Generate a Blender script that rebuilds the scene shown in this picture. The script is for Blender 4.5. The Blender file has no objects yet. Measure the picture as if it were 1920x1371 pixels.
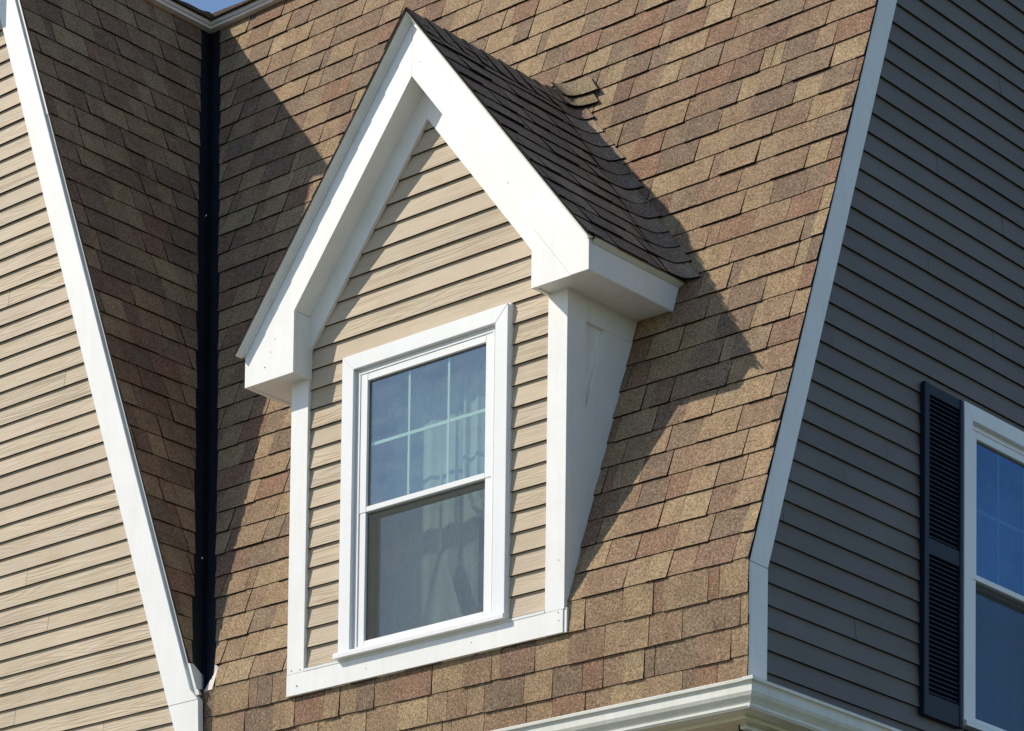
import bpy, math, random
from mathutils import Vector, Matrix
random.seed(7)
C = bpy.context.scene.collection
sc = bpy.context.scene
GROUND = -5.75

# ------------------------------------------------------------------ camera
cam_d = bpy.data.cameras.new('camera'); cam = bpy.data.objects.new('camera', cam_d); C.objects.link(cam)
YAW, PITCH, ROLL, FPX, CX, CY = 0.7551237737, 0.0680241468, 0.0171961130, 5692.164325, 557.107021, 2445.993273
CAMP = Vector((9.58792928, -10.97786703, -4.12422744))
fw = Vector((-math.sin(YAW)*math.cos(PITCH), math.cos(YAW)*math.cos(PITCH), math.sin(PITCH)))
r0 = Vector((math.cos(YAW), math.sin(YAW), 0)); u0 = r0.cross(fw)
rt = math.cos(ROLL)*r0 + math.sin(ROLL)*u0
up = -math.sin(ROLL)*r0 + math.cos(ROLL)*u0
cam.matrix_world = Matrix(((rt.x, up.x, -fw.x, CAMP.x), (rt.y, up.y, -fw.y, CAMP.y), (rt.z, up.z, -fw.z, CAMP.z), (0, 0, 0, 1)))
cam_d.sensor_width = 36; cam_d.lens = FPX/1920*36
cam_d.shift_x = (960-CX)/1920; cam_d.shift_y = (CY-685.5)/1920
cam_d.clip_start = 0.5; cam_d.clip_end = 3000
sc.camera = cam
def pj(p):
    d = Vector(p)-CAMP; z = d.dot(fw)
    return (CX+FPX*d.dot(rt)/z, CY-FPX*d.dot(up)/z)

# ------------------------------------------------------------------ light
SUN = Vector((-0.583, -0.520, 0.624)).normalized()
EL = math.asin(SUN.z); AZ = math.atan2(SUN.x, SUN.y)
w = bpy.data.worlds.new('World'); sc.world = w; w.use_nodes = True
nt = w.node_tree; nt.nodes.clear()
sky = nt.nodes.new('ShaderNodeTexSky'); sky.sky_type = 'NISHITA'; sky.sun_disc = False
sky.sun_elevation = EL; sky.sun_rotation = AZ; sky.air_density = 1.0; sky.dust_density = 0.3; sky.ozone_density = 2.6
bg = nt.nodes.new('ShaderNodeBackground'); bg.inputs[1].default_value = 0.125
out = nt.nodes.new('ShaderNodeOutputWorld')
nt.links.new(sky.outputs[0], bg.inputs[0]); nt.links.new(bg.outputs[0], out.inputs[0])
sl = bpy.data.lights.new('sun', 'SUN'); sl.energy = 3.75; sl.angle = math.radians(0.5); sl.color = (1.0, 0.92, 0.79)
so = bpy.data.objects.new('sun', sl); C.objects.link(so)
so.rotation_euler = SUN.to_track_quat('Z', 'Y').to_euler(); so.location = (-8, -8, 9)
vs = sc.view_settings; sc.display_settings.display_device = 'sRGB'
vs.view_transform = 'Standard'; vs.look = 'None'; vs.gamma = 1; vs.use_curve_mapping = False; vs.exposure = 0.22

# ------------------------------------------------------------------ materials
def mat(name):
    m = bpy.data.materials.new(name); m.use_nodes = True
    n = m.node_tree; n.nodes.clear()
    o = n.nodes.new('ShaderNodeOutputMaterial'); b = n.nodes.new('ShaderNodeBsdfPrincipled')
    n.links.new(b.outputs[0], o.inputs[0])
    return m, n, b, o
def N(n, t, **k):
    x = n.nodes.new(t)
    for a, v in k.items():
        if a.startswith('i_'): x.inputs[a[2:].replace('_', ' ')].default_value = v
        else: setattr(x, a, v)
    return x
def pos_scaled(n, sx, sy, sz):
    g = N(n, 'ShaderNodeNewGeometry'); v = N(n, 'ShaderNodeVectorMath', operation='MULTIPLY')
    v.inputs[1].default_value = (sx, sy, sz); n.links.new(g.outputs['Position'], v.inputs[0]); return v.outputs[0]
def noise(n, vec, scale, detail=2, rough=.5):
    x = N(n, 'ShaderNodeTexNoise'); x.inputs['Scale'].default_value = scale; x.inputs['Detail'].default_value = detail
    x.inputs['Roughness'].default_value = rough; n.links.new(vec, x.inputs['Vector']); return x
def ramp(n, fac, stops):
    r = N(n, 'ShaderNodeValToRGB'); e = r.color_ramp.elements
    while len(e) < len(stops): e.new(.5)
    for i, (p, c) in enumerate(stops): e[i].position = p; e[i].color = (c[0], c[1], c[2], 1)
    n.links.new(fac, r.inputs[0]); return r.outputs[0]
def mulc(n, a, b, fac=1.0):
    x = N(n, 'ShaderNodeMix', data_type='RGBA', blend_type='MULTIPLY'); x.inputs[0].default_value = fac
    n.links.new(a, x.inputs[6]); n.links.new(b, x.inputs[7]); return x.outputs[2]
def g3(v): return (v, v, v)

def paint(name, col, rough=.45, dirt=.10, bump=.05, spec=.4):
    m, n, b, o = mat(name)
    p = pos_scaled(n, 1, 1, 1)
    a = noise(n, p, 3.5, 5, .65); f = noise(n, p, 90, 2)
    streak = noise(n, pos_scaled(n, 14, 14, 1.2), 1.6, 4, .6)
    base = N(n, 'ShaderNodeRGB'); base.outputs[0].default_value = (*col, 1)
    c1 = mulc(n, base.outputs[0], ramp(n, a.outputs[0], [(.3, (1-dirt, 1-dirt*1.1, 1-dirt*1.35)), (.62, g3(1))]))
    c2 = mulc(n, c1, ramp(n, streak.outputs[0], [(.25, (1-dirt*.8, 1-dirt*.85, 1-dirt)), (.55, g3(1))]))
    n.links.new(c2, b.inputs['Base Color'])
    b.inputs['Roughness'].default_value = rough; b.inputs['Specular IOR Level'].default_value = spec
    bp = N(n, 'ShaderNodeBump'); bp.inputs['Strength'].default_value = bump; bp.inputs['Distance'].default_value = .002
    n.links.new(f.outputs[0], bp.inputs['Height']); n.links.new(bp.outputs[0], b.inputs['Normal'])
    return m
WHITE = paint('white_painted_trim', (.82, .81, .79), .42, .07, .06)
WHITE2 = paint('white_vinyl', (.82, .82, .81), .32, .04, .02, .5)
METALW = paint('white_coated_metal', (.74, .75, .73), .35, .10, .03, .5)
GUTTER = paint('ivory_coated_gutter', (.72, .71, .65), .32, .12, .03, .5)
PRIMER = paint('raw_primed_wood', (.75, .66, .60), .7, .12, .1)
SHUT = paint('navy_black_shutter_plastic', (.0045, .012, .030), .48, .2, .04, .2)
FLASH = paint('black_valley_metal', (.010, .013, .020), .38, .3, .03, .35)
SOFFIT = paint('cream_soffit', (.74, .69, .52), .5, .10, .03)
DARK = paint('dark_underlayment', (.022, .020, .019), .9, .3, .1, .1)
INNER = paint('dim_room_paint', (.16, .155, .14), .8, .1, .02, .1)
SCREENF = paint('bronze_screen_frame', (.10, .09, .07), .5, .1, .02)

def siding(name, along, col, emb=.7, stain=True):
    m, n, b, o = mat(name)
    at = N(n, 'ShaderNodeAttribute', attribute_name='tint')
    sx, sy, sz = (1, 1, 1)
    L = (3.5, 1, 150) if along == 'x' else (1, 3.5, 150)
    # cathedral grain: rings of a noise field stretched along the board, shifted per board
    g = N(n, 'ShaderNodeNewGeometry'); ad = N(n, 'ShaderNodeVectorMath', operation='MULTIPLY_ADD')
    ad.inputs[1].default_value = (1, 1, 1)
    n.links.new(g.outputs['Position'], ad.inputs[0])
    sh = N(n, 'ShaderNodeAttribute', attribute_name='shift'); n.links.new(sh.outputs['Vector'], ad.inputs[2])
    v = N(n, 'ShaderNodeVectorMath', operation='MULTIPLY'); v.inputs[1].default_value = (.62, .0, 11) if along == 'x' else (.0, .62, 11)
    n.links.new(ad.outputs[0], v.inputs[0])
    field = noise(n, v.outputs[0], 1.0, 2, .5)
    fr = N(n, 'ShaderNodeMath', operation='MULTIPLY'); fr.inputs[1].default_value = 110
    n.links.new(field.outputs[0], fr.inputs[0])
    si = N(n, 'ShaderNodeMath', operation='SINE'); n.links.new(fr.outputs[0], si.inputs[0])
    mask = noise(n, v.outputs[0], .55, 1)
    mk = ramp(n, mask.outputs[0], [(.40, g3(.08)), (.60, g3(1))])
    mm = N(n, 'ShaderNodeMath', operation='MULTIPLY'); n.links.new(si.outputs[0], mm.inputs[0]); n.links.new(mk, mm.inputs[1])
    fine = noise(n, pos_scaled(n, *L), 1.0, 3)
    ht = N(n, 'ShaderNodeMath', operation='MULTIPLY_ADD'); ht.inputs[1].default_value = .5
    n.links.new(fine.outputs[0], ht.inputs[0]); n.links.new(mm.outputs[0], ht.inputs[2])
    bp = N(n, 'ShaderNodeBump'); bp.inputs['Strength'].default_value = .95*emb; bp.inputs['Distance'].default_value = .0015
    n.links.new(ht.outputs[0], bp.inputs['Height']); n.links.new(bp.outputs[0], b.inputs['Normal'])
    big = noise(n, pos_scaled(n, 1, 1, 1), 2.2, 5, .62)
    blot = noise(n, pos_scaled(n, 3, 3, 9), 1.3, 4, .6)
    base = N(n, 'ShaderNodeRGB'); base.outputs[0].default_value = (*col, 1)
    c = mulc(n, base.outputs[0], at.outputs['Color'])
    c = mulc(n, c, ramp(n, big.outputs[0], [(.3, (.90, .885, .86)), (.65, (1.03, 1.03, 1.03))]))
    c = mulc(n, c, ramp(n, blot.outputs[0], [(.32, (.93, .88, .80)), (.46, g3(1))]) , .8 if stain else .3)
    c = mulc(n, c, ramp(n, fine.outputs[0], [(.35, g3(.93)), (.6, g3(1.02))]))
    n.links.new(c, b.inputs['Base Color']); b.inputs['Roughness'].default_value = .62; b.inputs['Specular IOR Level'].default_value = .25
    return m
BEIGE = siding('beige_woodgrain_siding', 'x', (.505, .410, .300))
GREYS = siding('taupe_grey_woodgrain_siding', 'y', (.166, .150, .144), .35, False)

def shingle_mat():
    m, n, b, o = mat('granulated_asphalt_shingle')
    at = N(n, 'ShaderNodeAttribute', attribute_name='tint')
    p = pos_scaled(n, 1, 1, 1)
    gr = noise(n, p, 260, 1, .4); gr2 = noise(n, p, 95, 3, .75); mott = noise(n, p, 9, 4, .6)
    sp = N(n, 'ShaderNodeTexVoronoi'); sp.inputs['Scale'].default_value = 330; n.links.new(p, sp.inputs['Vector'])
    c = mulc(n, at.outputs['Color'], ramp(n, gr2.outputs[0], [(.30, (.30, .27, .25)), (.49, (1, 1, 1)), (.74, (1.0, 1.0, 1.0))]))
    r2 = ramp(n, gr2.outputs[0], [(.52, g3(0)), (.72, (.20, .175, .125))])
    add = N(n, 'ShaderNodeMix', data_type='RGBA', blend_type='ADD'); add.inputs[0].default_value = 1
    n.links.new(c, add.inputs[6]); n.links.new(r2, add.inputs[7])
    c = mulc(n, add.outputs[2], ramp(n, sp.outputs['Color'], [(.1, (.62, .60, .60)), (.5, g3(1)), (1, (1.25, 1.22, 1.15))]))
    c = mulc(n, c, ramp(n, mott.outputs[0], [(.3, g3(.84)), (.7, g3(1.12))]))
    big = noise(n, p, .9, 3, .6)
    c = mulc(n, c, ramp(n, big.outputs[0], [(.3, (.92, .90, .90)), (.7, (1.05, 1.04, 1.02))]))
    n.links.new(c, b.inputs['Base Color']); b.inputs['Roughness'].default_value = .88; b.inputs['Specular IOR Level'].default_value = .22
    bp = N(n, 'ShaderNodeBump'); bp.inputs['Strength'].default_value = .8; bp.inputs['Distance'].default_value = .0035
    n.links.new(gr2.outputs[0], bp.inputs['Height']); n.links.new(bp.outputs[0], b.inputs['Normal'])
    return m
SHING = shingle_mat()
BUTT = paint('shade_toned_board_edge', (.075, .052, .040), .9, .3, .1, .1)  # near-black board edges paint in the lap shadow line
EDGE = paint('asphalt_cut_edge', (.016, .013, .012), .9, .3, .3, .15)

def glass_mat(name, tint, base, trans=(.75, .8, .78)):
    m, n, b, o = mat(name); n.nodes.remove(b)
    gl = N(n, 'ShaderNodeBsdfGlossy'); gl.inputs['Color'].default_value = (*tint, 1); gl.inputs['Roughness'].default_value = .02
    tr = N(n, 'ShaderNodeBsdfTransparent'); tr.inputs['Color'].default_value = (*trans, 1)
    fz = N(n, 'ShaderNodeFresnel'); fz.inputs['IOR'].default_value = 1.55
    mp = N(n, 'ShaderNodeMath', operation='MULTIPLY_ADD'); mp.inputs[1].default_value = 1.3; mp.inputs[2].default_value = base
    n.links.new(fz.outputs[0], mp.inputs[0])
    bp = N(n, 'ShaderNodeBump'); bp.inputs['Strength'].default_value = .35; bp.inputs['Distance'].default_value = .02
    wv = noise(n, pos_scaled(n, 1, 1, .35), 3.2, 2, .5)
    n.links.new(wv.outputs[0], bp.inputs['Height']); n.links.new(bp.outputs[0], gl.inputs['Normal'])
    ge = N(n, 'ShaderNodeNewGeometry'); inv = N(n, 'ShaderNodeMath', operation='SUBTRACT'); inv.inputs[0].default_value = 1; n.links.new(ge.outputs['Backfacing'], inv.inputs[1])
    fb = N(n, 'ShaderNodeMath', operation='MULTIPLY'); n.links.new(mp.outputs[0], fb.inputs[0]); n.links.new(inv.outputs[0], fb.inputs[1])
    mx = N(n, 'ShaderNodeMixShader'); n.links.new(fb.outputs[0], mx.inputs[0]); n.links.new(tr.outputs[0], mx.inputs[1]); n.links.new(gl.outputs[0], mx.inputs[2])
    # thin film of dust and specks, its blotches also painting a mottled reflection
    df = N(n, 'ShaderNodeBsdfDiffuse'); df.inputs['Color'].default_value = (.5, .52, .5, 1)
    vo = noise(n, pos_scaled(n, .45, .45, 1.5), 140, 2, .6); du = noise(n, pos_scaled(n, 3, 3, 5), 2.2, 5, .72)
    s1 = ramp(n, vo.outputs[0], [(.62, g3(0)), (.72, g3(.22))]); s2 = ramp(n, du.outputs[0], [(.36, g3(.0)), (.66, g3(.06))])
    ad = N(n, 'ShaderNodeMix', data_type='RGBA', blend_type='ADD'); ad.inputs[0].default_value = 1
    n.links.new(s1, ad.inputs[6]); n.links.new(s2, ad.inputs[7])
    m2 = N(n, 'ShaderNodeMixShader'); n.links.new(ad.outputs[2], m2.inputs[0]); n.links.new(mx.outputs[0], m2.inputs[1]); n.links.new(df.outputs[0], m2.inputs[2])
    n.links.new(m2.outputs[0], o.inputs[0]); return m
GLASS2 = glass_mat('sky_blue_toned_glass', (.30, .60, 1.0), .08, (.55, .66, .78))  # copy of the window glass with the deep blue sky reflection put into its tint
GLASS = glass_mat('coated_window_glass', (.72, .86, .92), .165, (.87, .93, .90))
def screen_mat():
    m, n, b, o = mat('insect_screen_mesh'); n.nodes.remove(b)
    df = N(n, 'ShaderNodeBsdfDiffuse'); df.inputs['Color'].default_value = (.16, .17, .16, 1)
    tr = N(n, 'ShaderNodeBsdfTransparent')
    wv = noise(n, pos_scaled(n, 1, 1, 1), 260, 1)
    f = ramp(n, wv.outputs[0], [(.3, g3(.12)), (.7, g3(.30))])
    mx = N(n, 'ShaderNodeMixShader'); n.links.new(f, mx.inputs[0]); n.links.new(tr.outputs[0], mx.inputs[1]); n.links.new(df.outputs[0], mx.inputs[2])
    n.links.new(mx.outputs[0], o.inputs[0]); return m
SCREEN = screen_mat()
CURT = paint('pale_curtain_cloth', (.40, .44, .40), .85, .1, .3, .1)
GRILLE = paint('pale_grille_between_panes', (.60, .74, .63), .5, .05, .02)

# ------------------------------------------------------------------ mesh helpers
def frame(o, u, s):
    o = Vector(o); u = Vector(u).normalized(); s = Vector(s).normalized(); return (o, u, s, u.cross(s))
def P3(fr, a, b, h=0.0): return fr[0] + fr[1]*a + fr[2]*b + fr[3]*h
def clip(poly, a, b, c):
    """keep a*u+b*s<=c"""
    r = []
    for i in range(len(poly)):
        p, q = poly[i], poly[(i+1) % len(poly)]
        dp, dq = a*p[0]+b*p[1]-c, a*q[0]+b*q[1]-c
        if dp <= 1e-9: r.append(p)
        if (dp < -1e-9 and dq > 1e-9) or (dp > 1e-9 and dq < -1e-9):
            t = dp/(dp-dq); r.append((p[0]+(q[0]-p[0])*t, p[1]+(q[1]-p[1])*t))
    # drop duplicates
    o = []
    for p in r:
        if not o or abs(p[0]-o[-1][0])+abs(p[1]-o[-1][1]) > 1e-6: o.append(p)
    if len(o) > 1 and abs(o[0][0]-o[-1][0])+abs(o[0][1]-o[-1][1]) < 1e-6: o.pop()
    return o
def area(poly):
    return abs(sum(poly[i][0]*poly[(i+1) % len(poly)][1]-poly[(i+1) % len(poly)][0]*poly[i][1] for i in range(len(poly))))/2 if len(poly) > 2 else 0
class MB:
    def __init__(s): s.v = []; s.f = []; s.m = []; s.t = []; s.sh = []
    def add(s, vs, fs, ms=0, tint=(1, 1, 1), shift=(0, 0, 0)):
        k = len(s.v); s.v += [Vector(v) for v in vs]
        for i, f in enumerate(fs):
            s.f.append(tuple(k+j for j in f)); s.m.append(ms if isinstance(ms, int) else ms[i]); s.t.append(tint); s.sh.append(shift)
        return s
    def join(s, o):
        k = len(s.v); s.v += o.v; s.f += [tuple(k+j for j in f) for f in o.f]; s.m += o.m; s.t += o.t; s.sh += o.sh; return s
    def plate(s, poly, fr, hf, hb, side=0, **kw):
        if len(poly) < 3: return s
        A = sum(poly[i][0]*poly[(i+1) % len(poly)][1]-poly[(i+1) % len(poly)][0]*poly[i][1] for i in range(len(poly)))
        if A < 0: poly = poly[::-1]
        H = (lambda a, b: hf) if not callable(hf) else hf; B = (lambda a, b: hb) if not callable(hb) else hb
        n = len(poly)
        vs = [P3(fr, a, b, H(a, b)) for a, b in poly] + [P3(fr, a, b, B(a, b)) for a, b in poly]
        fs = [tuple(range(n)), tuple(range(2*n-1, n-1, -1))] + [(i, i+n, (i+1) % n+n, (i+1) % n) for i in range(n)]
        return s.add(vs, fs, [0, 0]+[side]*n, **kw)
    def box(s, lo, hi, **kw):
        x0, y0, z0 = lo; x1, y1, z1 = hi
        vs = [(x0, y0, z0), (x1, y0, z0), (x1, y1, z0), (x0, y1, z0), (x0, y0, z1), (x1, y0, z1), (x1, y1, z1), (x0, y1, z1)]
        return s.add(vs, [(0, 3, 2, 1), (4, 5, 6, 7), (0, 1, 5, 4), (1, 2, 6, 5), (2, 3, 7, 6), (3, 0, 4, 7)], **kw)
    def extr(s, prof, path_a, path_b, a, b, cap=True, **kw):
        """profile list of 3-vectors offsets, swept from point a to b"""
        n = len(prof); vs = [Vector(a)+Vector(p) for p in path_a(prof)] + [Vector(b)+Vector(p) for p in path_b(prof)]
        fs = [(i, (i+1) % n, (i+1) % n+n, i+n) for i in range(n)]
        if cap: fs += [tuple(range(n-1, -1, -1)), tuple(range(n, 2*n))]
        return s.add(vs, fs, **kw)
def link(o, parent):
    C.objects.link(o)
    if parent is not None: o.parent = parent
WORLD = {}
def obj(name, mb, mats, parent=None, bevel=0, smooth=False, attrs=False):
    """one mesh object, its origin at the middle of its base"""
    if not isinstance(mats, (list, tuple)): mats = [mats]
    xs = [v.x for v in mb.v]; ys = [v.y for v in mb.v]; zs = [v.z for v in mb.v]
    org = Vector(((min(xs)+max(xs))/2, (min(ys)+max(ys))/2, min(zs)))
    me = bpy.data.meshes.new(name); me.from_pydata([v-org for v in mb.v], [], mb.f)
    for m in mats: me.materials.append(m)
    me.polygons.foreach_set('material_index', mb.m)
    if attrs:
        a = me.attributes.new('tint', 'FLOAT_COLOR', 'FACE')
        b = me.attributes.new('shift', 'FLOAT_VECTOR', 'FACE')
        fl = []; f2 = []
        for t, s in zip(mb.t, mb.sh): fl += [*t, 1.0]; f2 += [*s]
        a.data.foreach_set('color', fl); b.data.foreach_set('vector', f2)
    if smooth: me.polygons.foreach_set('use_smooth', [True]*len(me.polygons))
    me.update()
    o = bpy.data.objects.new(name, me); link(o, parent)
    po = WORLD[parent.name] if parent is not None else Vector((0, 0, 0))
    WORLD[o.name] = org; o.location = org - po
    if parent is not None and parent.get('rz'): pass
    if bevel:
        md = o.modifiers.new('bevel', 'BEVEL'); md.width = bevel; md.segments = 1; md.limit_method = 'ANGLE'
    return o
def thing(name, label, cat, loc, group=None):
    o = bpy.data.objects.new(name, None); C.objects.link(o); o.location = loc; o.empty_display_size = .1
    WORLD[o.name] = Vector(loc); o['label'] = label; o['category'] = cat
    if group: o['group'] = group
    return o
def tag(o, label, cat): o['label'] = label; o['category'] = cat; return o
def struct(o): o['kind'] = 'structure'; return o

# ------------------------------------------------------------------ house dimensions (metres, z = 0 at the dormer foot)
YW, ZF, T = .031, .145, .346       # wall plane, height of the fold, lean of the steep roof
TW = .360                          # lean of the wing slope
NT = math.hypot(1, T); NTW = math.hypot(1, TW)
XR, XL = 1.905, -1.52
ZTOP = 4.876
E = .1475                          # shingle exposure
M = 1.27; NM = math.hypot(1, M)    # dormer pitch
def ymain(z): return YW + T*(z-ZF)
FM = frame((0, YW, ZF), (1, 0, 0), (0, T, 1))              # main slope
FW = frame((XL, 0, ZF), (0, 1, 0), (-TW, 0, 1))             # wing slope
FB = frame((0, YW, ZF), (1, 0, 0), (0, 0, 1))              # shingled wall under the fold
FF = frame((0, 0, 0), (1, 0, 0), (0, 0, 1))                # vertical, facing the street (h = -y)
FR = frame((XR, 0, 0), (0, 1, 0), (0, 0, 1))               # right gable, h = +x
ZR = 3.237                                                 # dormer ridge deck height
FDR = frame((0, 0, ZR), (0, 1, 0), (-1, 0, M))             # dormer roof, right side
FDL = frame((0, 0, ZR), (0, -1, 0), (1, 0, M))             # dormer roof, left side

PAL = [((.305, .214, .127), 5), ((.276, .190, .117), 4.5), ((.252, .166, .107), 3.2), ((.240, .142, .093), 2.6),
       ((.200, .138, .094), 2.6), ((.328, .240, .142), 2.4), ((.208, .130, .088), 1.3), ((.228, .162, .108), 2)]
def pick(last=None):
    while True:
        c = random.choices([p[0] for p in PAL], [p[1] for p in PAL])[0]
        if c != last: break
    k = random.uniform(.97, 1.08)
    return c, tuple(x*k for x in c)
def split_row(u0, u1):
    """tabs along a course: (start, end, raised, gap on the right)"""
    r = []; u = u0 - random.uniform(0, .25)
    raised = random.random() < .5
    while u < u1:
        wd = random.choice([.115, .16, .19, .21, .24]) * random.uniform(.92, 1.1) if raised else random.choice([.06, .12, .15, .18, .21])*random.uniform(.9, 1.1)
        r.append((u, u+wd, raised)); u += wd; raised = (not raised) if random.random() < .8 else raised
    return r
def course(fr, s0, u0, u1, cutters, res, amp=1.0, e=E, over=1.28):
    last = None
    wob = random.uniform(-.003, .003); tilt = random.uniform(-.0012, .0012); ph = random.uniform(0, 6)
    for (a, b, raised) in split_row(u0, u1):
        col0, col = pick(last); last = col0
        gl = .0021 if random.random() < .6 else .0002
        st = random.uniform(-.0018, .0018) + .0025*math.sin(a*2.3+ph) + wob + tilt*a - (.0022 if raised else -.001)
        lo = s0 + st
        jj = lambda: random.uniform(-.0011, .0011)
        m = (a+b)/2
        poly = [(a+gl, lo+jj()), (a+(b-a)*.33, lo+jj()), (a+(b-a)*.7, lo+jj()), (b-gl, lo+jj()), (b-gl, s0+e*over), (a+gl, s0+e*over)]
        pieces = [poly]
        for cut in cutters:
            nxt = []
            for p in pieces: nxt += cut(p)
            pieces = nxt
        lift = random.uniform(0, .0035) if random.random() < .965 else random.uniform(.003, .006)
        lift *= amp
        th = .0142 if raised else .0098
        for p in pieces:
            if len(p) < 3 or area(p) < 2e-4: continue
            hf = lambda x, y, s=s0, t=th, l=lift: .003 + (t+l-.003)*max(0, 1-(y-s)/(e*over))
            hb = lambda x, y, s=s0, t=th, l=lift: -.001 + (.0062+l*.8)*max(0, 1-(y-s)/(e*over))
            mb = MB().plate(p, fr, hf, hb, side=1, tint=col)
            vis = [q for q in p if q[1] < s0+e*1.02]
            pts = [pj(P3(fr, q[0], min(q[1], s0+e), .01)) for q in p]
            cx = sum(q[0] for q in pts)/len(pts); cy = sum(q[1] for q in pts)/len(pts)
            inside = -15 < cx < 1935 and -15 < cy < 1386
            res.append((area(pts) if inside else 0.0, mb))
def emit(res, parent, nmax=298):
    res.sort(key=lambda r: -r[0])
    big = [r for r in res[:nmax] if r[0] > 90]
    for a, mb in big: obj('shingle', mb, [SHING, EDGE], parent, attrs=True)
    rest = MB()
    for r in res[len(big):]: rest.join(r[1])
    if rest.f:
        o = obj('shingle_courses', rest, [SHING, EDGE], parent, attrs=True); o['kind'] = 'stuff'
cut = lambda a, b, c: (lambda p: [clip(p, a, b, c)])

# ================================================================== GROUND
gm, gn, gb, go = mat('lawn_and_drive')
gp = pos_scaled(gn, 1, 1, 1)
ga = noise(gn, gp, .09, 4, .6); gf = noise(gn, gp, 6, 5, .7)
gc = mulc(gn, ramp(gn, ga.outputs[0], [(.40, (.055, .075, .030)), (.52, (.085, .10, .045)), (.60, (.16, .15, .12))]), ramp(gn, gf.outputs[0], [(.3, g3(.7)), (.7, g3(1.2))]))
gn.links.new(gc, gb.inputs['Base Color']); gb.inputs['Roughness'].default_value = .95
g = obj('ground', MB().add([(-900, -900, GROUND), (900, -900, GROUND), (900, 900, GROUND), (-900, 900, GROUND)], [(0, 1, 2, 3)]), gm); struct(g)
pm = paint('concrete_drive', (.34, .32, .28), .9, .2, .3, .2)
drv = MB().box((-9, -14, GROUND), (4.5, -.6, GROUND+.05)); struct(obj('driveway', drv, pm))

# ================================================================== MAIN STEEP ROOF
SMAX = (ZTOP-ZF)*NT; SMAXW = (ZTOP-ZF)*NTW
roof = thing('mansard_roof', 'steep brown asphalt shingle roof behind and around the white gabled dormer', 'roof', (0, 1.0, ZF))
vx = lambda s: XL - TW*s/NT          # valley u at slope coordinate s
VG = .094
right_edge = XR + .013
# deck slab
d = MB().plate([(vx(0), 0), (right_edge, 0), (right_edge, SMAX+.1), (vx(SMAX+.1), SMAX+.1)], FM, 0, -.08)
# leave the room behind the window open: build the deck in pieces round it
d = MB()
for poly in ([(XL, 0), (-.86, 0), (-.86, SMAX), (vx(SMAX), SMAX)], [(.86, 0), (XR-.03, 0), (XR-.03, SMAX), (.86, SMAX)], [(-.86, 1.62), (.86, 1.62), (.86, SMAX), (-.86, SMAX)]):
    d.plate(poly, FM, 0, -.06)
obj('roof_deck', d, DARK, roof)
def cut_dormer(p):
    """remove the hole under the dormer: |u|<.865 below s = 1.60"""
    lo = clip(p, 0, 1, 1.60); hi = clip(p, 0, -1, -1.60); o = []
    if len(hi) > 2: o.append(hi)
    if len(lo) > 2:
        for q in (clip(lo, 1, 0, -.868), clip(lo, -1, 0, -.868)):
            if len(q) > 2: o.append(q)
    return o
res = []
k = 0
while k*E < SMAX:
    s0 = k*E + .004
    jag = random.uniform(-.006, .006)
    # valley side cut  u >= vx(s)+VG  ->  -u - T/NT*s <= -XL-VG
    course(FM, s0, vx(s0+E*1.3)-.1, right_edge+.02, [cut(-1, -TW/NT, -XL-VG+jag), cut(-1, 0, 1.449) if k == 0 else cut(0, 1, 99), cut(1, 0, right_edge-random.uniform(0, .0025)), cut(0, 1, SMAX-.002), cut_dormer], res)
    k += 1
emit(res, roof)
obj('starter_strip', MB().plate([(XR-.04, 0), (right_edge-.001, 0), (right_edge-.001, SMAX-.01), (XR-.04, SMAX-.01)], FM, .0025, -.004), EDGE, roof)
# black valley flashing with centre rib
zb_, zt_ = ZF+.001, ZTOP+.01
fl = MB()
vb = lambda z, dx, dy, h: (Vector((XL-TW*(z-ZF), ymain(z), z)) + Vector((dx, T*0, 0)))
def vpt(z, side, wdt, h):
    base = Vector((XL - TW*(z-ZF), ymain(z), z))
    if side > 0: return base + FM[1]*min(wdt, .055+(z-ZF)*.8) + FM[3]*h
    if side < 0: return base - FW[1]*min(wdt, base.y+.012) + FW[3]*h
    return base + (FM[3]+FW[3])*h
n = 24; vv = []; ff = []
for i in range(n+1):
    z = zb_ + (zt_-zb_)*(i/n)**1.5
    wob = .003*math.sin(i*2.1)
    vv += [vpt(z, -1, .17, .004), vpt(z, -1, .012, .003), vpt(z, 0, 0, .022+wob*.3), vpt(z, 1, .012, .003), vpt(z, 1, .17, .004)]
for i in range(n):
    for j in range(4): a = i*5+j; ff.append((a, a+1, a+6, a+5))
fl.add(vv, ff)
obj('valley_flashing', fl, FLASH, roof)
sc1 = MB()
for z in (3.40, .98): 
    b0 = Vector((XL-TW*(z-ZF)+.012, ymain(z)-.03, z)); sc1.add([b0+Vector((math.cos(a)*.006, -.004, math.sin(a)*.006)) for a in [i*math.pi/4 for i in range(8)]], [tuple(range(8))])
obj('nail_head', sc1, WHITE2, roof)
# drip edge on the right rake (thin dark-blue lip then white metal)
dr = MB().plate([(-.001+.0, 0), (.03, 0), (.03, SMAX), (0, SMAX)], frame((XR+.004, YW-.01, ZF), (0, 1, 0), (0, T, 1)), .004, -.03)
# eave trim at the top of the steep roof: white board with a crown above
et = MB()
yt = ymain(ZTOP)
et.box((XL-TW*(ZTOP-ZF)-.05, yt-.052, ZTOP-.005), (XR+.06, yt+.02, ZTOP+.012))
obj('eave_board', et, WHITE, roof)
et = MB().box((XL-TW*(ZTOP-ZF)-.075, yt-.065, ZTOP+.0125), (XR+.08, yt+.02, ZTOP+.034))
obj('drip_edge', et, METALW, roof)
xc = XL-TW*(ZTOP-ZF)
ur = MB()
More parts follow.
